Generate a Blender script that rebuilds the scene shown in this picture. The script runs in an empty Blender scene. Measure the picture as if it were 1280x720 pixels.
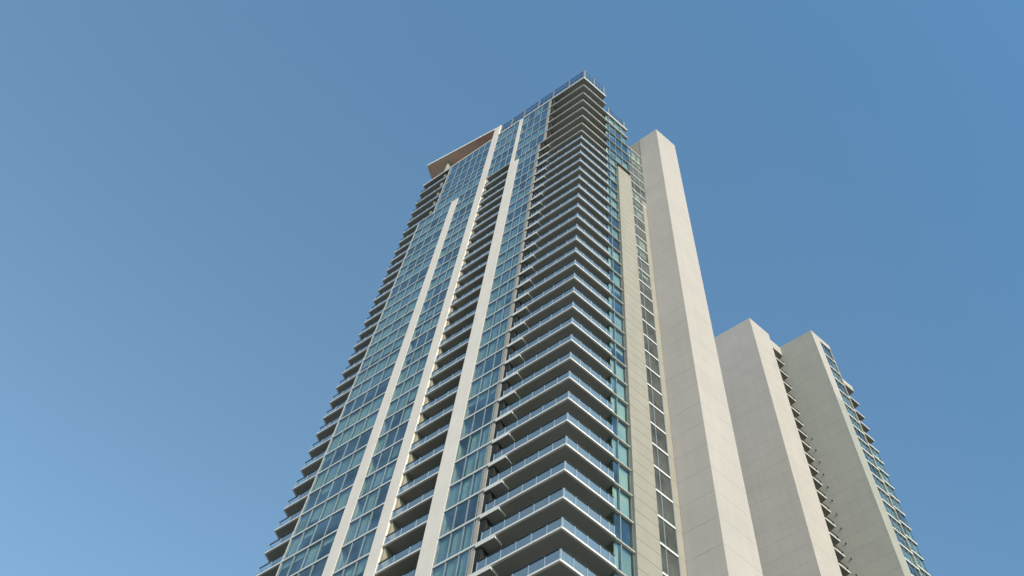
import bpy, bmesh, math, random
from mathutils import Vector, Matrix

random.seed(11)
scene = bpy.context.scene
COL = scene.collection
EYE = 1.6                                    # eye height of the photographer above the pavement

# ------------------------------------------------------------------ camera
cam_d = bpy.data.cameras.new("camera")
cam = bpy.data.objects.new("camera", cam_d)
COL.objects.link(cam)
cam_d.sensor_width = 36.0
cam_d.lens = 1393.02 / 1280 * 36.0
cam_d.clip_start = 0.1
cam_d.clip_end = 6000
R = Matrix(((0.57841862, -0.81265873, 0.0708357),
            (0.75786995, 0.50323098, -0.41520083),
            (0.30176985, 0.29384414, 0.90696779)))
right, down, fwd = R[0], R[1], R[2]
m = Matrix(((right[0], -down[0], -fwd[0], 0),
            (right[1], -down[1], -fwd[1], 0),
            (right[2], -down[2], -fwd[2], EYE),
            (0, 0, 0, 1)))
cam.matrix_world = m
scene.camera = cam

# ------------------------------------------------------------------ sky, sun, exposure
SUN_AZ, SUN_EL = math.radians(203), math.radians(27)
w = bpy.data.worlds.new("World")
scene.world = w
w.use_nodes = True
nt = w.node_tree
nt.nodes.clear()
out = nt.nodes.new("ShaderNodeOutputWorld")
bg = nt.nodes.new("ShaderNodeBackground")
sky = nt.nodes.new("ShaderNodeTexSky")
sky.sky_type = 'NISHITA'
sky.sun_disc = False
sky.sun_elevation = SUN_EL
sky.sun_rotation = SUN_AZ
sky.air_density = 1.0
sky.dust_density = 2.2
sky.ozone_density = 3.0
bg.inputs['Strength'].default_value = 0.12
# the sky is a little paler towards the hazy western side
geo_w = nt.nodes.new("ShaderNodeTexCoord")
dotn = nt.nodes.new("ShaderNodeVectorMath")
dotn.operation = 'DOT_PRODUCT'
dotn.inputs[1].default_value = Vector((0.25, 0.933, -0.259)).normalized()
nt.links.new(geo_w.outputs['Generated'], dotn.inputs[0])
mr = nt.nodes.new("ShaderNodeMapRange")
mr.interpolation_type = 'SMOOTHSTEP'
mr.inputs['From Min'].default_value = -0.55
mr.inputs['From Max'].default_value = 0.65
nt.links.new(dotn.outputs['Value'], mr.inputs['Value'])
tone = nt.nodes.new("ShaderNodeMix")
tone.data_type = 'RGBA'
tone.inputs['A'].default_value = (0.54, 0.90, 0.94, 1)
tone.inputs['B'].default_value = (1.31, 1.40, 1.17, 1)
nt.links.new(mr.outputs[0], tone.inputs['Factor'])
hue = nt.nodes.new("ShaderNodeMix")
hue.data_type = 'RGBA'
hue.blend_type = 'MULTIPLY'
hue.inputs['Factor'].default_value = 1.0
nt.links.new(sky.outputs[0], hue.inputs['A'])
nt.links.new(tone.outputs['Result'], hue.inputs['B'])
nt.links.new(hue.outputs['Result'], bg.inputs['Color'])
nt.links.new(bg.outputs[0], out.inputs[0])

sd = bpy.data.lights.new("sun", 'SUN')
sd.energy = 2.5
sd.angle = math.radians(2.5)
sd.color = (1.0, 0.80, 0.60)
sun = bpy.data.objects.new("sun", sd)
COL.objects.link(sun)
sv = Vector((math.sin(SUN_AZ) * math.cos(SUN_EL), math.cos(SUN_AZ) * math.cos(SUN_EL), math.sin(SUN_EL)))
sun.rotation_euler = (-sv).to_track_quat('-Z', 'Y').to_euler()
sun.location = (0, 0, 60)

scene.view_settings.view_transform = 'Standard'
scene.view_settings.look = 'None'
scene.view_settings.gamma = 1.0
scene.view_settings.exposure = 1.1


# ------------------------------------------------------------------ materials
def mat(name, base, rough=0.7, noise=0.0, nscale=0.6, streak=0.0, bump=0.0, spec=0.3, metal=0.0, tint=None):
    mt = bpy.data.materials.new(name)
    mt.use_nodes = True
    t = mt.node_tree
    b = t.nodes["Principled BSDF"]
    b.inputs['Roughness'].default_value = rough
    b.inputs['Specular IOR Level'].default_value = spec
    b.inputs['Metallic'].default_value = metal
    b.inputs['Base Color'].default_value = (*base, 1)
    if noise or streak:
        geo = t.nodes.new('ShaderNodeNewGeometry')
        n1 = t.nodes.new('ShaderNodeTexNoise')
        n1.inputs['Scale'].default_value = nscale
        n1.inputs['Detail'].default_value = 6
        t.links.new(geo.outputs['Position'], n1.inputs['Vector'])
        mp = t.nodes.new('ShaderNodeMapping')
        mp.inputs['Scale'].default_value = (2.2, 2.2, 0.10)
        t.links.new(geo.outputs['Position'], mp.inputs['Vector'])
        n2 = t.nodes.new('ShaderNodeTexNoise')
        n2.inputs['Scale'].default_value = 0.8
        n2.inputs['Detail'].default_value = 4
        t.links.new(mp.outputs[0], n2.inputs['Vector'])
        a = t.nodes.new('ShaderNodeMapRange')
        a.inputs['From Min'].default_value = 0.3
        a.inputs['From Max'].default_value = 0.7
        a.inputs['To Min'].default_value = 1 - noise
        a.inputs['To Max'].default_value = 1 + noise * 0.6
        t.links.new(n1.outputs['Fac'], a.inputs['Value'])
        c = t.nodes.new('ShaderNodeMapRange')
        c.inputs['From Min'].default_value = 0.35
        c.inputs['From Max'].default_value = 0.75
        c.inputs['To Min'].default_value = 1.0
        c.inputs['To Max'].default_value = 1 - streak
        t.links.new(n2.outputs['Fac'], c.inputs['Value'])
        mu = t.nodes.new('ShaderNodeMath')
        mu.operation = 'MULTIPLY'
        t.links.new(a.outputs[0], mu.inputs[0])
        t.links.new(c.outputs[0], mu.inputs[1])
        vm = t.nodes.new('ShaderNodeVectorMath')
        vm.operation = 'SCALE'
        vm.inputs[0].default_value = base
        t.links.new(mu.outputs[0], vm.inputs['Scale'])
        last = vm.outputs[0]
        if tint:
            n3 = t.nodes.new('ShaderNodeTexNoise')
            n3.inputs['Scale'].default_value = 0.12
            n3.inputs['Detail'].default_value = 3
            t.links.new(geo.outputs['Position'], n3.inputs['Vector'])
            mx = t.nodes.new('ShaderNodeMix')
            mx.data_type = 'RGBA'
            mx.blend_type = 'MULTIPLY'
            mx.inputs['Factor'].default_value = 1.0
            cr = t.nodes.new('ShaderNodeValToRGB')
            cr.color_ramp.elements[0].position = 0.38
            cr.color_ramp.elements[0].color = (1, 1, 1, 1)
            cr.color_ramp.elements[1].position = 0.62
            cr.color_ramp.elements[1].color = (*tint, 1)
            t.links.new(n3.outputs['Fac'], cr.inputs[0])
            t.links.new(last, mx.inputs['A'])
            t.links.new(cr.outputs[0], mx.inputs['B'])
            last = mx.outputs['Result']
        t.links.new(last, b.inputs['Base Color'])
        if bump:
            bp = t.nodes.new('ShaderNodeBump')
            bp.inputs['Strength'].default_value = bump
            bp.inputs['Distance'].default_value = 0.02
            t.links.new(n1.outputs['Fac'], bp.inputs['Height'])
            t.links.new(bp.outputs[0], b.inputs['Normal'])
    return mt


def glass(name, tint, refl, refl_tint=(1, 1, 1), body=None, body_fac=0.0):
    mt = bpy.data.materials.new(name)
    mt.use_nodes = True
    t = mt.node_tree
    t.nodes.clear()
    o = t.nodes.new('ShaderNodeOutputMaterial')
    tr = t.nodes.new('ShaderNodeBsdfTransparent')
    tr.inputs['Color'].default_value = (*tint, 1)
    gl = t.nodes.new('ShaderNodeBsdfGlossy')
    gl.inputs['Roughness'].default_value = 0.02
    gl.inputs['Color'].default_value = (*refl_tint, 1)
    lw = t.nodes.new('ShaderNodeFresnel')
    lw.inputs['IOR'].default_value = 1.5
    ad = t.nodes.new('ShaderNodeMath')
    ad.operation = 'ADD'
    ad.use_clamp = True
    gp_ = t.nodes.new('ShaderNodeNewGeometry')
    nz = t.nodes.new('ShaderNodeTexNoise')
    nz.inputs['Scale'].default_value = 0.45
    nz.inputs['Detail'].default_value = 3
    t.links.new(gp_.outputs['Position'], nz.inputs['Vector'])
    rr = t.nodes.new('ShaderNodeMapRange')
    rr.inputs['From Min'].default_value = 0.32
    rr.inputs['From Max'].default_value = 0.68
    rr.inputs['To Min'].default_value = refl * 0.3
    rr.inputs['To Max'].default_value = refl * 1.9
    t.links.new(nz.outputs['Fac'], rr.inputs['Value'])
    t.links.new(rr.outputs[0], ad.inputs[1])
    t.links.new(lw.outputs[0], ad.inputs[0])
    first = tr.outputs[0]
    if body:
        df = t.nodes.new('ShaderNodeBsdfDiffuse')
        df.inputs['Color'].default_value = (*body, 1)
        mb = t.nodes.new('ShaderNodeMixShader')
        mb.inputs[0].default_value = body_fac
        t.links.new(tr.outputs[0], mb.inputs[1])
        t.links.new(df.outputs[0], mb.inputs[2])
        first = mb.outputs[0]
    mx = t.nodes.new('ShaderNodeMixShader')
    t.links.new(ad.outputs[0], mx.inputs[0])
    t.links.new(first, mx.inputs[1])
    t.links.new(gl.outputs[0], mx.inputs[2])
    ge = t.nodes.new('ShaderNodeNewGeometry')
    clear = t.nodes.new('ShaderNodeBsdfTransparent')
    fin_ = t.nodes.new('ShaderNodeMixShader')
    t.links.new(ge.outputs['Backfacing'], fin_.inputs[0])
    t.links.new(mx.outputs[0], fin_.inputs[1])
    t.links.new(clear.outputs[0], fin_.inputs[2])
    t.links.new(fin_.outputs[0], o.inputs[0])
    return mt


M = {
    'white': mat('white_paint', (0.63, 0.55, 0.51), 0.75, 0.05, 0.5, 0.06),
    'edge': mat('white_slab_edge', (0.58, 0.55, 0.54), 0.6, 0.04, 1.5, 0.05),
    'concrete': mat('painted_concrete', (0.342, 0.305, 0.296), 0.85, 0.045, 0.3, 0.06, 0.15, tint=(0.965, 0.98, 0.96)),
    'soffit': mat('grey_soffit_paint', (0.275, 0.27, 0.255), 0.9, 0.10, 0.4, 0.0, tint=(0.95, 0.97, 0.92)),
    'canopy': mat('rosewood_tinted_soffit', (0.68, 0.55, 0.43), 0.8, 0.12, 0.3, 0.0, tint=(1.0, 0.66, 0.76)),
    'alu': mat('aluminium_mullion', (0.15, 0.18, 0.205), 0.4, 0.05, 2.0, 0.0, spec=0.5),
    'column': mat('grey_column_paint', (0.30, 0.27, 0.255), 0.8, 0.12, 1.2, 0.05),
    'dark': mat('dark_metal', (0.018, 0.02, 0.022), 0.5),
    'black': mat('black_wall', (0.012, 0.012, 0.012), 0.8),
    'beige': mat('beige_side_wall', (0.25, 0.23, 0.19), 0.85, 0.06, 0.6),
    'blind': mat('pale_roller_blind', (0.50, 0.50, 0.465), 0.9, 0.05, 1.0),
    'blindgrey': mat('grey_roller_blind', (0.32, 0.33, 0.32), 0.9, 0.05, 1.0),
    'room': mat('room_wall', (0.36, 0.35, 0.32), 0.9, 0.3, 0.25),
    'ground': mat('pale_paving', (0.17, 0.16, 0.145), 0.9, 0.15, 0.2, 0.0),
    'glass': glass('tinted_window_glass', (0.61, 0.75, 0.70), 0.17, (0.94, 0.98, 0.95)),
    'railglass': glass('blue_balustrade_glass', (0.78, 0.88, 0.95), 0.06, (0.85, 0.95, 1.0), (0.24, 0.33, 0.43), 0.42),
    'screenglass': glass('blue_screen_glass', (0.50, 0.66, 0.82), 0.0, (0.8, 0.9, 1.0), (0.05, 0.085, 0.15), 0.92),
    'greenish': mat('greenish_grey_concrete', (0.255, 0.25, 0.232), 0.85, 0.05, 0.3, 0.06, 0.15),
    'cladding': mat('beige_cladding', (0.24, 0.222, 0.198), 0.85, 0.06, 0.5, 0.08, 0.1),
    'post': mat('pale_blue_post', (0.20, 0.25, 0.32), 0.5),
}


# ------------------------------------------------------------------ mesh helpers
class MB:
    def __init__(self, loc=(0, 0, 0)):
        self.v, self.f = [], []
        self.loc = Vector(loc)

    def prism(self, poly, z0, z1):
        n = len(poly)
        a = sum(poly[i][0] * poly[(i + 1) % n][1] - poly[(i + 1) % n][0] * poly[i][1] for i in range(n))
        if a < 0:
            poly = list(reversed(poly))
        b = len(self.v)
        for z in (z0, z1):
            for p in poly:
                self.v.append((p[0] - self.loc[0], p[1] - self.loc[1], z - self.loc[2]))
        self.f.append(tuple(b + n - 1 - i for i in range(n)))
        self.f.append(tuple(b + n + i for i in range(n)))
        for i in range(n):
            j = (i + 1) % n
            self.f.append((b + i, b + j, b + n + j, b + n + i))
        return self

    def box(self, fr, t0, t1, o0, o1, z0, z1):
        return self.prism([fr.P(t0, o0), fr.P(t1, o0), fr.P(t1, o1), fr.P(t0, o1)], z0, z1)

    def mesh(self, name, material):
        me = bpy.data.meshes.new(name)
        me.from_pydata(self.v, [], self.f)
        me.materials.append(M[material] if isinstance(material, str) else material)
        me.update()
        return me

    def build(self, name, material, parent, stuff=False, label=None):
        if not self.v:
            return None
        o = bpy.data.objects.new(name, self.mesh(name, material))
        COL.objects.link(o)
        o.parent = parent
        if stuff:
            o['kind'] = 'stuff'
        if label:
            o['label'] = label
        return o


class Frame:
    """a vertical facade plane: origin, direction along it, outward normal"""
    def __init__(self, org, d, n):
        self.o, self.d, self.n = org, d, n
        self.rz = math.atan2(d[1], d[0])

    def P(self, t, o):
        return (self.o[0] + self.d[0] * t + self.n[0] * o, self.o[1] + self.d[1] * t + self.n[1] * o)


def place(name, me, parent, loc=(0, 0, 0), rz=0.0, base=(0, 0, 0)):
    o = bpy.data.objects.new(name, me)
    COL.objects.link(o)
    o.parent = parent
    o.location = (loc[0] - base[0], loc[1] - base[1], loc[2] - base[2])
    o.rotation_euler = (0, 0, rz)
    return o


CACHE = {}


def local_box(key, material, boxes):
    """mesh of axis-aligned boxes in local space (x along facade, y across, z up)"""
    k = (key, material)
    if k not in CACHE:
        b = MB()
        for x0, x1, y0, y1, z0, z1 in boxes:
            b.prism([(x0, y0), (x1, y0), (x1, y1), (x0, y1)], z0, z1)
        CACHE[k] = b.mesh(key[0], material)
    return CACHE[k]


# ------------------------------------------------------------------ tower geometry, metres, z counted from the eye
Cx, Cy = 31.6536, 23.6025
dA, nA = (0.0, 1.0), (-1.0, 0.0)
dB, nB = (0.96925689, -0.24605096), (-0.24605096, -0.96925689)
FA = Frame((Cx, Cy), dA, nA)
FB = Frame((Cx, Cy), dB, nB)

LEV = [160.11, 155.82, 151.55, 147.71, 143.9, 140.08, 136.63]
while LEV[-1] > 6:
    LEV.append((LEV[7] if len(LEV) > 7 else 133.35) - 2.9733 * (len(LEV) - 7))
NL = len(LEV)
Z = [z + EYE for z in LEV]
HT = 0.085                                          # half thickness of a slab edge


def empty(name, loc, label, cat):
    o = bpy.data.objects.new(name, None)
    COL.objects.link(o)
    o.location = loc
    o['label'] = label
    o['category'] = cat
    return o


# ------------------------------------------------------------------ ground
g = MB()
g.prism([(-3000, -3000), (3000, -3000), (3000, 3000), (-3000, 3000)], -0.5, 0.0)
go = g.build('ground', 'ground', None)
go['kind'] = 'structure'

# ================================================================== MAIN TOWER
BASE = (Cx, Cy, 0.0)
T1 = empty('apartment_tower', BASE,
           'tall apartment tower with stacked corner balconies, blue glass and three white vertical strips', 'tower')


def mb():
    return MB(BASE)


class Glazing:
    """windows: the lowest visible ones are parts of their own, the rest is joined"""
    def __init__(self, tower, base, limit):
        self.t, self.base, self.n, self.limit = tower, base, 0, limit
        self.fm, self.pm, self.bm, self.gm = MB(base), MB(base), MB(base), MB(base)

    def window(self, fr, t0, t1, o, z0, z1, single, kind, lj=1, rj=1):
        w_, h_ = round(t1 - t0, 3), round(z1 - z0, 3)
        fw = 0.03
        if kind == 0:
            drop = 0
        elif kind == 1:
            drop = h_ - 0.12
        else:
            drop = round(h_ * kind, 1)
        grey = random.random() < 0.18
        if single and self.n < self.limit:
            self.n += 1
            p = fr.P((t0 + t1) / 2, o)
            hw, hh = w_ / 2, h_
            fme = local_box(('window', w_, h_, lj, rj), 'alu', ([(-hw, -hw + fw, -.06, .05, 0, hh)] if lj else []) + ([(hw - fw, hw, -.06, .05, 0, hh)] if rj else []) + [
                                                      (-hw + fw, hw - fw, -.05, .05, 0, .05), (-hw + fw, hw - fw, -.05, .05, hh - .06, hh)])
            wo = place('window', fme, self.t, (p[0], p[1], z0), fr.rz, self.base)
            pme = local_box(('pane', w_, h_, lj, rj), 'glass', [(-hw + fw * lj, hw - fw * rj, -.012, .012, .05, hh - .06)])
            place('pane', pme, wo)
            if drop > 0.1:
                s = 1 if (fr.d[0] * fr.n[1] - fr.d[1] * fr.n[0]) < 0 else -1
                bme = local_box(('roller_blind', w_, h_, drop, s), 'blindgrey' if grey else 'blind',
                                [(-hw + .07, hw - .07, s * .17 - .006, s * .17 + .006, hh - .03 - drop, hh - .03)])
                place('roller_blind', bme, wo)
        else:
            if lj:
                self.fm.box(fr, t0, t0 + fw, o - .06, o + .05, z0, z1)
            if rj:
                self.fm.box(fr, t1 - fw, t1, o - .06, o + .05, z0, z1)
            self.fm.box(fr, t0 + fw, t1 - fw, o - .05, o + .05, z1 - .06, z1)
            self.pm.box(fr, t0 + fw, t1 - fw, o - .012, o + .012, z0, z1 - .06)
            if drop > 0.1:
                (self.gm if grey else self.bm).box(fr, t0 + .07, t1 - .07, o - .18, o - .168, z1 - .03 - drop, z1 - .03)

    def finish(self):
        self.fm.build('window_frame', 'alu', self.t, True)
        self.pm.build('window_pane', 'glass', self.t, True)
        self.bm.build('roller_blind', 'blind', self.t, True)
        self.gm.build('roller_blind', 'blindgrey', self.t, True)


def blind_kinds(n, dim=False):
    """one flat: its panes mostly share a state"""
    r = random.random()
    if dim and r < 0.7:
        return [0] * n
    if r < 0.44:
        base = 1
    elif r < 0.72:
        base = 0
    else:
        base = random.choice([0.25, 0.5, 0.7, 0.85])
    ks = []
    for _ in range(n):
        q = random.random()
        ks.append(base if q < 0.84 else random.choice([0, 1, 0.3, 0.6]))
    return ks


GZ = Glazing(T1, BASE, 300)
OWB = -0.20                                  # the same on the right facade
OW = -0.07                                  # depth of the glass behind the slab edges

segs_low = [  # frame, mullion positions (from storey 5 down)
    (FA, [7.05, 7.90, 8.94, 9.99]),
    (FA, [16.52, 17.66, 18.83, 19.88]),
    (FA, [21.07, 22.57, 23.97, 25.37, 26.66]),
    (FB, [4.36, 4.87, 5.93]),
]
segs_top = [
    (FA, [6.16, 7.34, 8.55, 9.72, 10.80]),
    (FA, [11.47, 12.40, 13.45, 14.50, 15.37]),
    (FA, [16.52, 17.72, 18.80, 19.95, 21.25, 22.60, 23.95, 24.22]),
]

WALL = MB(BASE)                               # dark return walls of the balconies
SINGLE_FROM = 14

for i in range(NL - 1):
    zt, zb = Z[i] - HT, Z[i + 1] + HT
    single = SINGLE_FROM <= i <= 37
    sl = segs_top if i < 5 else segs_low[:3]
    for fr, ms in sl:
        for k, kd in zip(range(len(ms) - 1), blind_kinds(len(ms) - 1)):
            GZ.window(fr, ms[k], ms[k + 1], OW, zb, zt, single, kd)
    # right facade, left of the clad strip
    if i >= 2:
        ms = [4.36, 4.87, 5.93] if i >= 8 else [4.36, 4.87, 5.95, 7.05, 8.12]
        zz = zt
        for k, kd in zip(range(len(ms) - 1), blind_kinds(len(ms) - 1)):
            if i == 7 and k >= 2:
                continue
            GZ.window(FB, ms[k], ms[k + 1], OWB, zb, zz, single, kd, lj=0 if k == 0 else 1)
        # glazed return of the window bay towards the balcony
        fr = Frame(FB.P(4.36, OWB), (-nB[0], -nB[1]), (-dB[0], -dB[1]))
        GZ.window(fr, 0.02, 0.95, 0, zb, zt, single, 0, lj=0)
    # right facade, between the clad strip and the fin
    if i >= 4:
        if i >= 11:
            ms = [8.16, 8.72, 9.84]
        else:
            ms = [8.16, 8.72, 9.70, 10.44]
        for k, kd in zip(range(len(ms) - 1), blind_kinds(len(ms) - 1, True)):
            GZ.window(FB, ms[k], ms[k + 1], OW, zb, zt, single, kd)

GZ.finish()
print('single windows', GZ.n)

# ---- floor slabs with their white edges
K = FB.P(10.48, 0)
XR = K[0] - 0.12
BACKY = Cy + 32
for i in range(NL):
    z = Z[i]
    th = HT
    left = 29.55
    poly = [FA.P(0, 0), FA.P(left, 0), (Cx + 5.0, Cy + left + 1.45), (XR, Cy + left + 1.45), (XR, K[1] + 0.05)]
    if i < 4:   # upper storeys stop short on the right facade
        tend = 4.3 if i < 2 else 8.2
        e = FB.P(tend, 0)
        e2 = FB.P(tend, -9)
        poly = [FA.P(0, 0), FA.P(left, 0), (Cx + 5.0, Cy + left + 1.45), (XR, Cy + left + 1.45), (XR, e2[1]), e2, e]
    # the slab body, set back 40 mm behind its painted edge band
    s = mb()
    ins = 0.04
    body = [(p[0] + ins if k < 2 else p[0], p[1]) for k, p in enumerate(poly)]
    body[0] = (Cx + ins, Cy + ins)
    body[-1] = (poly[-1][0], poly[-1][1] + ins)
    s.prism(body, z - th + 0.003, z + th - 0.003)
    so = s.build('floor_slab', 'soffit', T1)
    h = HT if i else 0.22
    b_end = 4.3 if i < 2 else 8.2
    fl = Frame(FA.P(left, 0), (0.961, 0.276), (-0.276, 0.961))
    bands = []
    if i == 0:
        bands += [(FA, 0.0, 10.83, .02, h, 0), (FA, 11.44, 15.4, .02, h, 0), (FA, 16.5, left, 0, h, -.3)]
    elif i < 5:
        bands += [(FA, 0.0, 10.83, 0, h, 0), (FA, 11.44, 15.4, 0, h, 0), (FA, 16.5, left, 0, h, 0)]
    else:
        bands += [(FA, 0.0, 10.02, 0, h, 0), (FA, 11.43, 15.4, 0, h, 0), (FA, 16.5, 19.9, 0, h, 0), (FA, 21.05, left, 0, h, 0)]
    if i < 2:
        bands += [(FB, 0.14, b_end, 0, h, 0)]
    elif i < 4:
        bands += [(FB, 0.14, 4.3, 0, h, 0), (FB, 4.3, b_end, .03, .2 if i == 2 else h, 0)]
    else:
        bands += [(FB, 0.14, 4.3, 0, h, 0), (FB, 4.33, 5.95 if i >= 8 else 8.12, -.09, h, 0),
                  (FB, 8.12, 9.86 if i >= 11 else 10.46, -.02, h, 0)]
    bands += [(fl, 0.0, 5.2, 0.0, h - .002, 0)]
    if i > 36:
        e = mb()
        for fr, a0, a1, o1, hh_, dz in bands:
            e.box(fr, a0, a1, -0.14, o1, z - hh_ + dz, z + hh_ + dz)
        e.build('slab_edge', 'edge', so, True)
    else:
        for fr, a0, a1, o1, hh_, dz in bands:
            e = mb()
            e.box(fr, a0, a1, -0.14, o1, z - hh_ + dz, z + hh_ + dz)
            e.build('slab_edge', 'edge', so)

# ---- white vertical strips
ZT = EYE
for (y0, y1, ztop, zbot) in ((19.90, 21.05, 139.6, 0), (15.40, 16.50, 165.3, 0)):
    b = mb()
    b.box(FA, y0, y1, -1.9, 0.012, zbot, ztop + ZT)
    b.build('pilaster', 'white', T1)
b = mb()
b.prism([FA.P(10.02, -1.9), FA.P(10.02, 0.012), FA.P(11.43, 0.012), FA.P(11.43, -1.9)], 0, 139.3 + ZT)
b.prism([FA.P(10.83, -1.9), FA.P(10.83, 0.011), FA.P(11.431, 0.011), FA.P(11.431, -1.9)], 139.3 + ZT, 160.1 + ZT)
b.build('pilaster', 'white', T1)

# ---- recessed loggias between two strips, corner balconies, left balconies
def railing(parent, fr, ts, o, z, single, name='balcony_railing', ret=None, glz=None):
    """posts at ts, handrail above, glass between; z = top of slab"""
    r = mb()
    r.box(fr, ts[0], ts[-1], o - .045, o + .045, z + .98, z + 1.05)
    if ret:
        tt = ts[-1] if ret[0] > 0 else ts[0]
        r.box(fr, tt - .03, tt + .03, o - ret[1], o - .03, z + .98, z + 1.03)
    ro = r.build(name, 'dark', parent)
    p = mb()
    for t in ts:
        p.box(fr, t - .03, t + .03, o - .03, o + .03, z - .001, z + .979)
    p.build('post', 'post', ro, True)
    for a, b_ in zip(ts[:-1], ts[1:]):
        if single:
            wdt = round(b_ - a - .10, 3)
            me = local_box(('glass_panel', wdt, 'r'), 'railglass', [(-wdt / 2, wdt / 2, -.008, .008, .04, .96)])
            c = fr.P((a + b_) / 2, o)
            place('glass_panel', me, ro, (c[0], c[1], z), fr.rz, BASE)
        else:
            glz.box(fr, a + .05, b_ - .05, o - .008, o + .008, z + .04, z + .96)
    return ro


GR = mb()
for i in range(NL):
    z = Z[i] + HT
    single = 21 <= i <= 37
    if i >= 1:
        tsA = [0.10, 1.15, 2.28, 3.40, 4.52, 5.60, 6.28] if i >= 6 else [0.10, 1.15, 2.28, 3.40, 4.52, 5.62]
        ob = -0.75 if i < 8 else -0.09
        railing(T1, FA, [t + .7 if (i < 8 and t < .5) else t for t in tsA], ob, z, single, glz=GR)
        railing(T1, FB, [0.86 if i < 8 else 0.12, 1.05 if i >= 8 else 1.3, 2.08, 3.08, 3.80, 4.24], ob, z, single, ret=(1, .45) if i >= 8 else None, glz=GR)
    if i >= 6:
        railing(T1, FA, [11.46, 12.61, 13.95, 15.37], -0.09, z, single, glz=GR)
    lt = [26.95, 28.2, 29.45] if i >= 6 else [24.6, 26.2, 27.8, 29.45]
    if i >= 1:
        railing(T1, FA, lt, -0.09, z, single, ret=(1, .5), glz=GR)
GR.build('glass_panel', 'railglass', T1, True)

# return walls
for i in range(NL - 1):
    zt, zb = Z[i] - HT, Z[i + 1] + HT
    a = 6.60 if i >= 5 else 5.75
    c = mb()
    c.box(FA, a + .06, a + .38, -0.42, -0.08, zb, zt)
    c.build('column', 'column', T1)
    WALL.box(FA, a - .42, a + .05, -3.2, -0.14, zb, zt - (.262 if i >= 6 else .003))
    # white dropped box under the balcony slab
    if i >= 6:
        d = mb()
        d.box(FA, 5.13, 6.58, -0.80, -0.02, zt - .26, zt - .02)
        do = d.build('ceiling_box', 'soffit', T1)
        d = mb()
        d.box(FA, 5.11, 6.60, -0.019, 0.0, zt - .27, zt - .015)
        d.box(FA, 5.10, 5.129, -0.80, 0.0, zt - .27, zt - .015)
        d.build('edge_trim', 'edge', do)
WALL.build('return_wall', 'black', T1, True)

sw = mb()
for i in range(5, NL - 1):
    zt, zb = Z[i] - HT, Z[i + 1] + HT
    sw.box(FA, 15.20, 15.395, -2.3, -0.16, zb, zt)
    sw.box(FA, 11.44, 11.60, -2.3, -0.16, zb, zt)
sw.build('side_wall', 'beige', T1, True)

# recessed glazed walls behind the balconies and rooms behind the windows
bwl = mb()
inner = mb()
for i in range(NL - 1):
    zt, zb = Z[i] - HT, Z[i + 1] + HT
    a = 6.55 if i >= 5 else 5.7
    bwl.box(FA, 2.6, a, -2.62, -2.58, zb, zt)
    bwl.box(FB, 2.4, 4.30, -2.62, -2.58, zb, zt)
    if i >= 5:
        bwl.box(FA, 11.6, 15.2, -2.32, -2.28, zb, zt)
    y0 = 26.7 if i >= 5 else 24.3
    bwl.prism([FA.P(y0, -0.2), FA.P(y0, -9), FA.P(y0 + .05, -9), FA.P(y0 + .05, -0.2)], zb, zt)
bwl.build('balcony_door', 'glass', T1, True)
for i in range(NL - 1):
    zt, zb = Z[i] - HT, Z[i + 1] + HT
    yl = 26.5 if i >= 5 else 24.1
    inner.box(FA, 4.5, yl, -4.6, -4.4, zb, zt)
    inner.box(FB, 4.6, 10.4 if i >= 4 else 8.1, -3.7, -3.5, zb, zt) if i >= 2 else None
    for yy in (9.9 if i >= 5 else 11.0, 16.0, 20.4):
        inner.box(FA, yy, yy + .2, -4.4, -1.95, zb, zt)
inner.build('room_wall', 'room', T1, True)

# column strips at glass corners of the left balcony
for i in range(NL - 1):
    zt, zb = Z[i] - HT, Z[i + 1] + HT
    c = mb()
    if i >= 5:
        c.box(FA, 26.67, 26.80, -0.20, -0.03, zb, zt)
    else:
        c.box(FA, 24.24, 24.36, -0.20, -0.03, zb, zt)
    c.build('corner_mullion', 'white', T1)


def cyl(mbx, x, y, r, z0, z1, n=20):
    mbx.prism([(x + r * math.cos(2 * math.pi * k / n), y + r * math.sin(2 * math.pi * k / n)) for k in range(n)], z0, z1)


for i in range(5):
    c = mb()
    cyl(c, Cx + 0.62, Cy + 25.6, 0.30, Z[i + 1] + HT, Z[i] - HT)
    c.build('round_column', 'cladding', T1)
c = mb()
cyl(c, Cx + 0.45, Cy + 25.75, 0.34, Z[0] + HT, 165.15 + ZT)
c.build('round_column', 'cladding', T1)

# ---- roof canopy over the left part
c = mb()
canopy = [(Cx + 0.02, Cy + 16.52), (Cx - 1.21, Cy + 28.80), (Cx + 9.0, Cy + 32.3), (XR, Cy + 32.3), (XR, Cy + 16.52)]
c.prism([(Cx + .06, Cy + 16.53), (Cx - 1.15, Cy + 28.76), (Cx + 8.9, Cy + 32.2), (XR, Cy + 32.2), (XR, Cy + 16.53)], 165.16 + ZT, 165.6 + ZT)
co = c.build('roof_canopy', 'canopy', T1, label='angled roof canopy with brownish pink underside')
ed = mb()
p, q, r3 = (Cx + .02, Cy + 16.52), (Cx - 1.21, Cy + 28.80), (Cx + 9.0, Cy + 32.25)
ed.prism([p, q, (q[0] + .06, q[1] - .04), (p[0] + .06, p[1])], 165.12 + ZT, 165.68 + ZT)
ed.prism([q, r3, (r3[0], r3[1] - .08), (q[0] + .061, q[1] - .041)], 165.12 + ZT, 165.68 + ZT)
ed.build('canopy_edge', 'edge', co)
# penthouse wall under the canopy
pw = mb()
pw.box(FA, 16.5, 24.5, -4.2, -4.0, Z[0] + HT, 165.16 + ZT)
pw.box(FA, 24.3, 24.5, -9, -4.2, Z[0] + HT, 165.16 + ZT)
pw.build('penthouse_wall', 'beige', T1)

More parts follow.
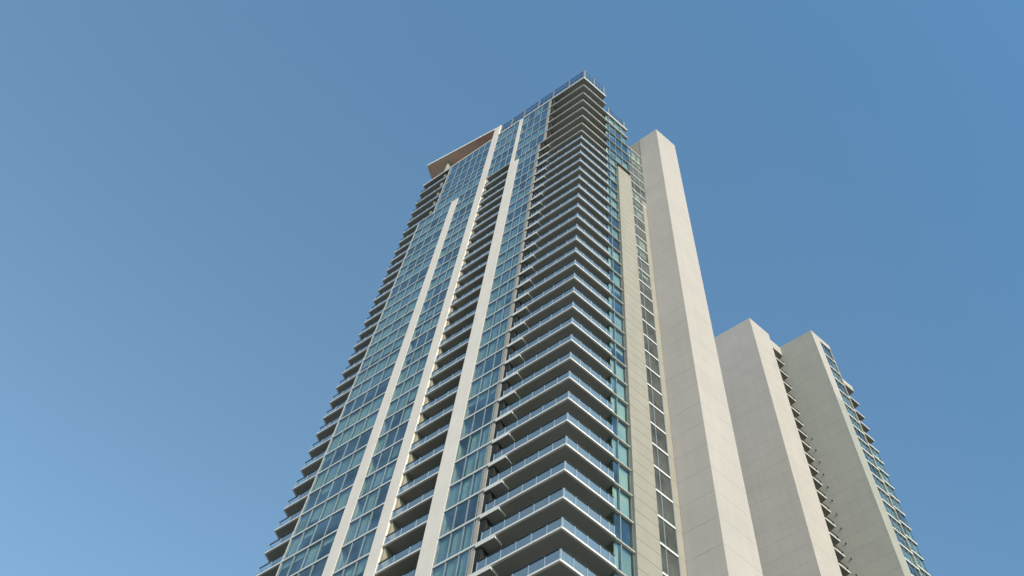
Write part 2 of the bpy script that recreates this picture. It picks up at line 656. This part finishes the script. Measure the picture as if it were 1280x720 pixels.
# ---- roof wind screens
def screen(fr, posts, z0, z1, o=-0.25, mids=2):
    s = mb()
    for t in posts:
        s.box(fr, t - .09, t + .09, o - .09, o + .09, z0, z1)
    so = s.build('wind_screen', 'screenpost', T1)
    rl = mb()
    for a, b_ in zip(posts[:-1], posts[1:]):
        for zz in (z0 + .05, z0 + (z1 - z0) * .48, z1 - .22):
            rl.box(fr, a + .11, b_ - .11, o - .04, o + .04, zz, zz + (.10 if zz < z1 - .5 else .16))
        for q_ in (1, 2):
            xm = a + (b_ - a) * q_ / 3
            rl.box(fr, xm - .035, xm + .035, o - .035, o + .035, z0 + .15, z1 - .24)
    rl.build('screen_rail', 'screenrail', so)
    for a, b_ in zip(posts[:-1], posts[1:]):
        w3 = (b_ - a) / 3
        for aa, bb in ((a + .12, a + w3 - .04), (a + w3 + .04, a + 2 * w3 - .04), (a + 2 * w3 + .04, b_ - .12)):
            for za, zb_ in ((z0 + .16, z0 + (z1 - z0) * .48 - .01), (z0 + (z1 - z0) * .48 + .11, z1 - .23)):
                gp = mb()
                gp.box(fr, aa, bb, o - .01, o + .01, za, zb_)
                gp.build('screen_pane', 'screenglass', so)


M['screenpost'] = mat('grey_screen_post', (0.17, 0.165, 0.16), 0.6)
M['screenrail'] = mat('blue_grey_rail', (0.07, 0.11, 0.19), 0.5)
screen(FA, [0.22, 2.88, 5.72, 8.36, 11.02, 13.34, 15.28], Z[0] + .22, 165.3 + ZT)
screen(FB, [0.30, 2.12, 4.02], Z[0] + .22, 165.3 + ZT)
screen(FB, [4.84, 7.80], Z[2] + .2, 155.5 + ZT)
# core standing behind the screens
rc = mb()
rc.prism([(Cx + 5.6, Cy + 3.2), (Cx + 5.6, Cy + 16), (XR - .3, Cy + 16), (XR - .3, Cy + 3.2)], Z[0] + HT, 162.5 + ZT)
rc.build('roof_plant_room', 'concrete', T1)

# ---- clad strip on the right facade: two courses of panels per storey
D0, D1 = 5.96, 8.10
core = mb()
core.box(FB, D0 + .02, D1 - .02, -1.2, 0.05, 0, 131.0 + ZT)
dco = core.build('clad_strip', 'dark', T1)
zc = 131.1 + ZT
edges = [zc] + [v for i in range(8, NL) for v in (Z[i] - .12, Z[i] - 1.62)]
edges = [edges[0]] + [e_ for e_ in edges[1:] if e_ < zc - .3]
for a, b_ in zip(edges[:-1], edges[1:]):
    if a < 8:
        break
    hh = round(a - b_ - .03, 3)
    me = local_box(('cladding_panel', hh), 'cladding', [(-(D1 - D0) / 2, (D1 - D0) / 2, -.22, .22, 0, hh)])
    c = FB.P((D0 + D1) / 2, -0.13)
    place('cladding_panel', me, dco, (c[0], c[1], b_ + .03), FB.rz, BASE)

# wall strip beside the fin
core = mb()
core.box(FB, 9.89, 10.60, -1.2, -0.10, 0, 125.8 + ZT)
wco = core.build('wall_strip', 'dark', T1)
zz = [126.0 + ZT] + [Z[i] - .05 for i in range(11, NL) if Z[i] < 126.0 + ZT]
for a, b_ in zip(zz[:-1], zz[1:]):
    hh = round(a - b_ - .025, 3)
    me = local_box(('wall_panel', hh, 's'), 'cladding', [(-.32, .33, -.4, .4, 0, hh)])
    c = FB.P(10.19, -0.42)
    place('wall_panel', me, wco, (c[0], c[1], b_ + .025), FB.rz, BASE)


# ---- fins: storey-high panels wrapping an edge
def fin(tower, base, ex, ey, left_len, right_len, ztop, joints, deep, label=None, z_low=0.0, green_below=None):
    """convex edge at (ex, ey); left face runs +y, right face runs along dB"""
    E_ = (ex, ey)
    fr = Frame(E_, dB, nB)
    th = 0.18
    gap = 0.016
    r1 = fr.P(right_len, 0)
    r2 = fr.P(right_len, -deep)
    l1 = (ex, ey + left_len)
    cm = MB(base)
    cin = [(ex + .04, ey + .05), (fr.P(right_len, -.05)[0] - .04, fr.P(right_len, -.05)[1]), (r1[0] - .04, ey + deep), (ex + .04, ey + deep)]
    cm.prism(cin, z_low, ztop - .1)
    co_ = cm.build('concrete_fin', 'joint', tower, label=label)
    poly = [l1, E_, r1, (r1[0], r1[1] + deep), (r1[0] - th, r1[1] + deep), (r1[0] - th, fr.P(right_len - th, -th)[1]), (ex + th, ey + th * 1.2), (ex + th, ey + left_len)]
    zs = [ztop] + [j for j in joints if j < ztop - .6]
    cache = {}
    for a, b_ in zip(zs[:-1], zs[1:]):
        hh = round(a - b_ - gap, 3)
        if hh not in cache:
            m_ = MB()
            m_.prism([(p_[0] - ex, p_[1] - ey) for p_ in poly], 0, hh)
            cache[hh] = m_.mesh('wall_panel', 'concrete')
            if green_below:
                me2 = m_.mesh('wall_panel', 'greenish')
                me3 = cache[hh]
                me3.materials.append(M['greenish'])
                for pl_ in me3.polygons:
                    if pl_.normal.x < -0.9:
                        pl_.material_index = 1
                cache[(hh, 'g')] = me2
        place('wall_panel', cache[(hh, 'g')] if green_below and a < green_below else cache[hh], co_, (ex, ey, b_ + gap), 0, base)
    # roof plate
    m_ = MB(base)
    m_.prism([(ex + .05, ey + .06), (r1[0] - .05, r1[1] + .08), (r1[0] - .05, ey + deep), (ex + .05, ey + deep)], ztop - .1, ztop - .02)
    m_.build('coping', 'concrete', co_)
    return co_


M['joint'] = mat('mortar_joint', (0.24, 0.23, 0.21), 0.9)
fin(T1, BASE, 41.8114, Cy - 5.387, K[1] - (Cy - 5.387) + 0.0, 3.54, 151.8 + ZT, [Z[i] - .05 for i in range(NL)], 24.0)

# tower base, below the photograph's frame
pb = mb()
pb.prism([FA.P(0.3, -.3), FA.P(29, -.3), (XR, Cy + 30), (XR, K[1] + .3)], 0, Z[-1] - HT)
pb.build('lobby_wall', 'concrete', T1)

# ================================================================== SECOND TOWER
FX, FY = 80.97, 24.41
GX, GY = 87.617, 17.16
BASE2 = (FX, FY, 0.0)
T2 = empty('apartment_tower', BASE2,
           'pale tower behind on the right, small balconies between two broad blank concrete fins', 'tower')
FF = Frame((FX, FY), dB, nB)
FG = Frame((GX, GY), dB, nB)


def mb2():
    return MB(BASE2)


jz = [157.6, 153.7, 150.0, 146.3, 142.5, 139.4, 136.4]
while jz[-1] > 8:
    jz.append(133.43 - 2.95 * (len(jz) - 7))
gz = [158.5, 154.6, 150.95, 147.25, 143.45, 140.2, 137.2]
while gz[-1] > 8:
    gz.append(134.25 - 2.95 * (len(gz) - 7))
jz = [v + EYE for v in jz]
gz = [v + EYE for v in gz]
fin(T2, BASE2, FX, FY, 14.0, 4.42, 165.65 + ZT, [v - .1 for v in jz], 22.0)
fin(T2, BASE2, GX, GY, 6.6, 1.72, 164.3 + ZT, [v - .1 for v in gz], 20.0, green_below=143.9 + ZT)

# balconies in the gap
u0, u1 = 4.44, 6.75                        # along FF
GAPW = mb2()
GAPW.box(FF, u0, u1 + .3, -2.5, -1.75, 0, 162.5 + ZT)
GAPW.build('gap_wall', 'concrete', T2)
bm_ = mb2()
bm_.box(FF, u0, u1 - .02, -1.7, -0.02, 161.1 + ZT, 163.8 + ZT)
bm_.build('roof_beam', 'concrete', T2)
for z in jz:
    s = mb2()
    s.box(FF, u0, u1 - .34, -1.74, -0.10, z - .10, z + .10)
    so = s.build('balcony_slab', 'soffit', T2)
    e = mb2()
    e.box(FF, u0, u1 - .32, -0.099, 0.0, z - .11, z + .11)
    e.build('slab_edge', 'edge', so)
    if z < 165:
        r = mb2()
        r.box(FF, u0, u1 - .34, -0.09, -0.05, z + .75, z + .98)
        r.box(FF, u1 - .40, u1 - .34, -1.6, -0.10, z + .75, z + .98)
        r.build('balcony_railing', 'dark', T2)
    # door opening in the recessed wall
    d = mb2()
    d.box(FF, u0 + .05, u1 - .75, -1.745, -1.70, z + .12, z + 2.35)
    d.build('balcony_door', 'dark', T2)
# drain spouts on the fin beside them
for z in jz[6:44]:
    s = mb2()
    s.prism([(GX - .22, GY + 5.12), (GX + .02, GY + 5.12), (GX + .02, GY + 5.24), (GX - .22, GY + 5.24)], z - .45, z - .33)
    s.build('drain_spout', 'dark', T2)

# glazed part right of the second fin
G2 = Glazing(T2, BASE2, 300)
for i in range(len(gz)):
    zt = gz[i - 1] - .1 if i else 162.6 + ZT
    zb = gz[i] + .1
    single = i < 28
    for k, kd in zip(range(3), blind_kinds(3)):
        ms = [1.74, 2.55, 3.38, 4.2]
        G2.window(FG, ms[k], ms[k + 1], -0.16, zb, zt, single, kd)
    s = mb2()
    s.prism([FG.P(1.74, -.12), FG.P(4.2, -.12), FG.P(4.2, -6), FG.P(1.74, -6)], gz[i] - .09, gz[i] + .09)
    so = s.build('floor_slab', 'soffit', T2)
    e = mb2()
    e.box(FG, 1.72, 4.25, -.119, .0, gz[i] - .12, gz[i] + .12)
    e.build('slab_edge', 'edge', so)
G2X = 0.85
for i in range(3, len(gz) - 1):
    z = gz[i] + G2X
    zn = gz[i + 1] + G2X
    bal = i < 7
    if not bal:
        for k, kd in zip(range(2), blind_kinds(2)):
            ms = [4.36, 5.38, 6.40]
            G2.window(FG, ms[k], ms[k + 1], -0.16, zn + .1, z - .1, i < 28, kd)
    s = mb2()
    s.prism([FG.P(4.3, -.12), FG.P(6.45, -.12), FG.P(6.45, -2.0 if bal else -6), FG.P(4.3, -2.0 if bal else -6)], z - .09, z + .09)
    so = s.build('floor_slab', 'soffit', T2)
    e = mb2()
    e.box(FG, 4.3, 6.47, -.119, .0, z - .12, z + .12)
    e.box(FG, 6.40, 6.47, -1.9, -.119, z - .12, z + .12)
    e.build('slab_edge', 'edge', so)
    if bal:
        railing(T2, FG, [4.4, 5.4, 6.38], -0.09, z + .1, False, glz=MB(BASE2))
        w_ = mb2()
        w_.box(FG, 4.3, 5.6, -2.4, -2.0, zn + .1, z - .1)
        w_.build('balcony_door', 'dark', T2)
G2.finish()
b = mb2()
b.box(FG, 1.72, 4.28, -.6, 0.0, 162.7 + ZT, 164.3 + ZT)
b.build('roof_beam', 'concrete', T2)
b = mb2()
b.box(FG, 4.29, 6.45, -2.2, 0.0, 151.9 + ZT, 153.5 + ZT)
b.build('roof_beam', 'concrete', T2)
b = mb2()
b.box(FG, 4.10, 4.28, -6, -0.02, 8, 162.6 + ZT)
b.build('side_wall', 'beige', T2)
b = mb2()
b.box(FG, 1.8, 4.1, -4.2, -4.0, 0, 162.6 + ZT)
b.box(FG, 4.3, 6.4, -4.2, -4.0, 0, 134 + ZT)
b.box(FG, 6.25, 6.4, -4.0, -0.3, 0, 134 + ZT)
b.build('room_wall', 'room', T2, True)
b = mb2()
b.prism([(FX + 2, FY + 8), (GX + 4, GY + 8), (GX + 4, FY + 22), (FX + 2, FY + 22)], 0, 150 + ZT)
b.build('building_core', 'concrete', T2)


# ---- chairs standing at the balustrade
def chair(y, off, lev, material, label):
    p0 = FA.P(y, off)
    z0 = Z[lev] + HT
    t = empty('balcony_chair', (p0[0], p0[1], z0), label, 'chair')
    t.rotation_euler = (0, 0, random.uniform(-.5, .5))
    b = MB(); b.prism([(-.22, -.22), (.22, -.22), (.22, .22), (-.22, .22)], .42, .46); b.build('seat', material, t)
    b = MB(); b.prism([(.18, -.21), (.22, -.21), (.22, .21), (.18, .21)], .48, .90); b.build('backrest', material, t)
    for sx in (-.19, .19):
        for sy in (-.19, .19):
            b = MB(); b.prism([(sx - .02, sy - .02), (sx + .02, sy - .02), (sx + .02, sy + .02), (sx - .02, sy + .02)], 0, .42)
            b.build('leg', material, t)


chair(1.72, -.42, 24, 'edge', 'white chair pressed against the corner balcony glass, middle floors of the main tower')
chair(0.95, -.42, 30, 'dark', 'dark chair behind the corner balcony glass, lower floors of the main tower')
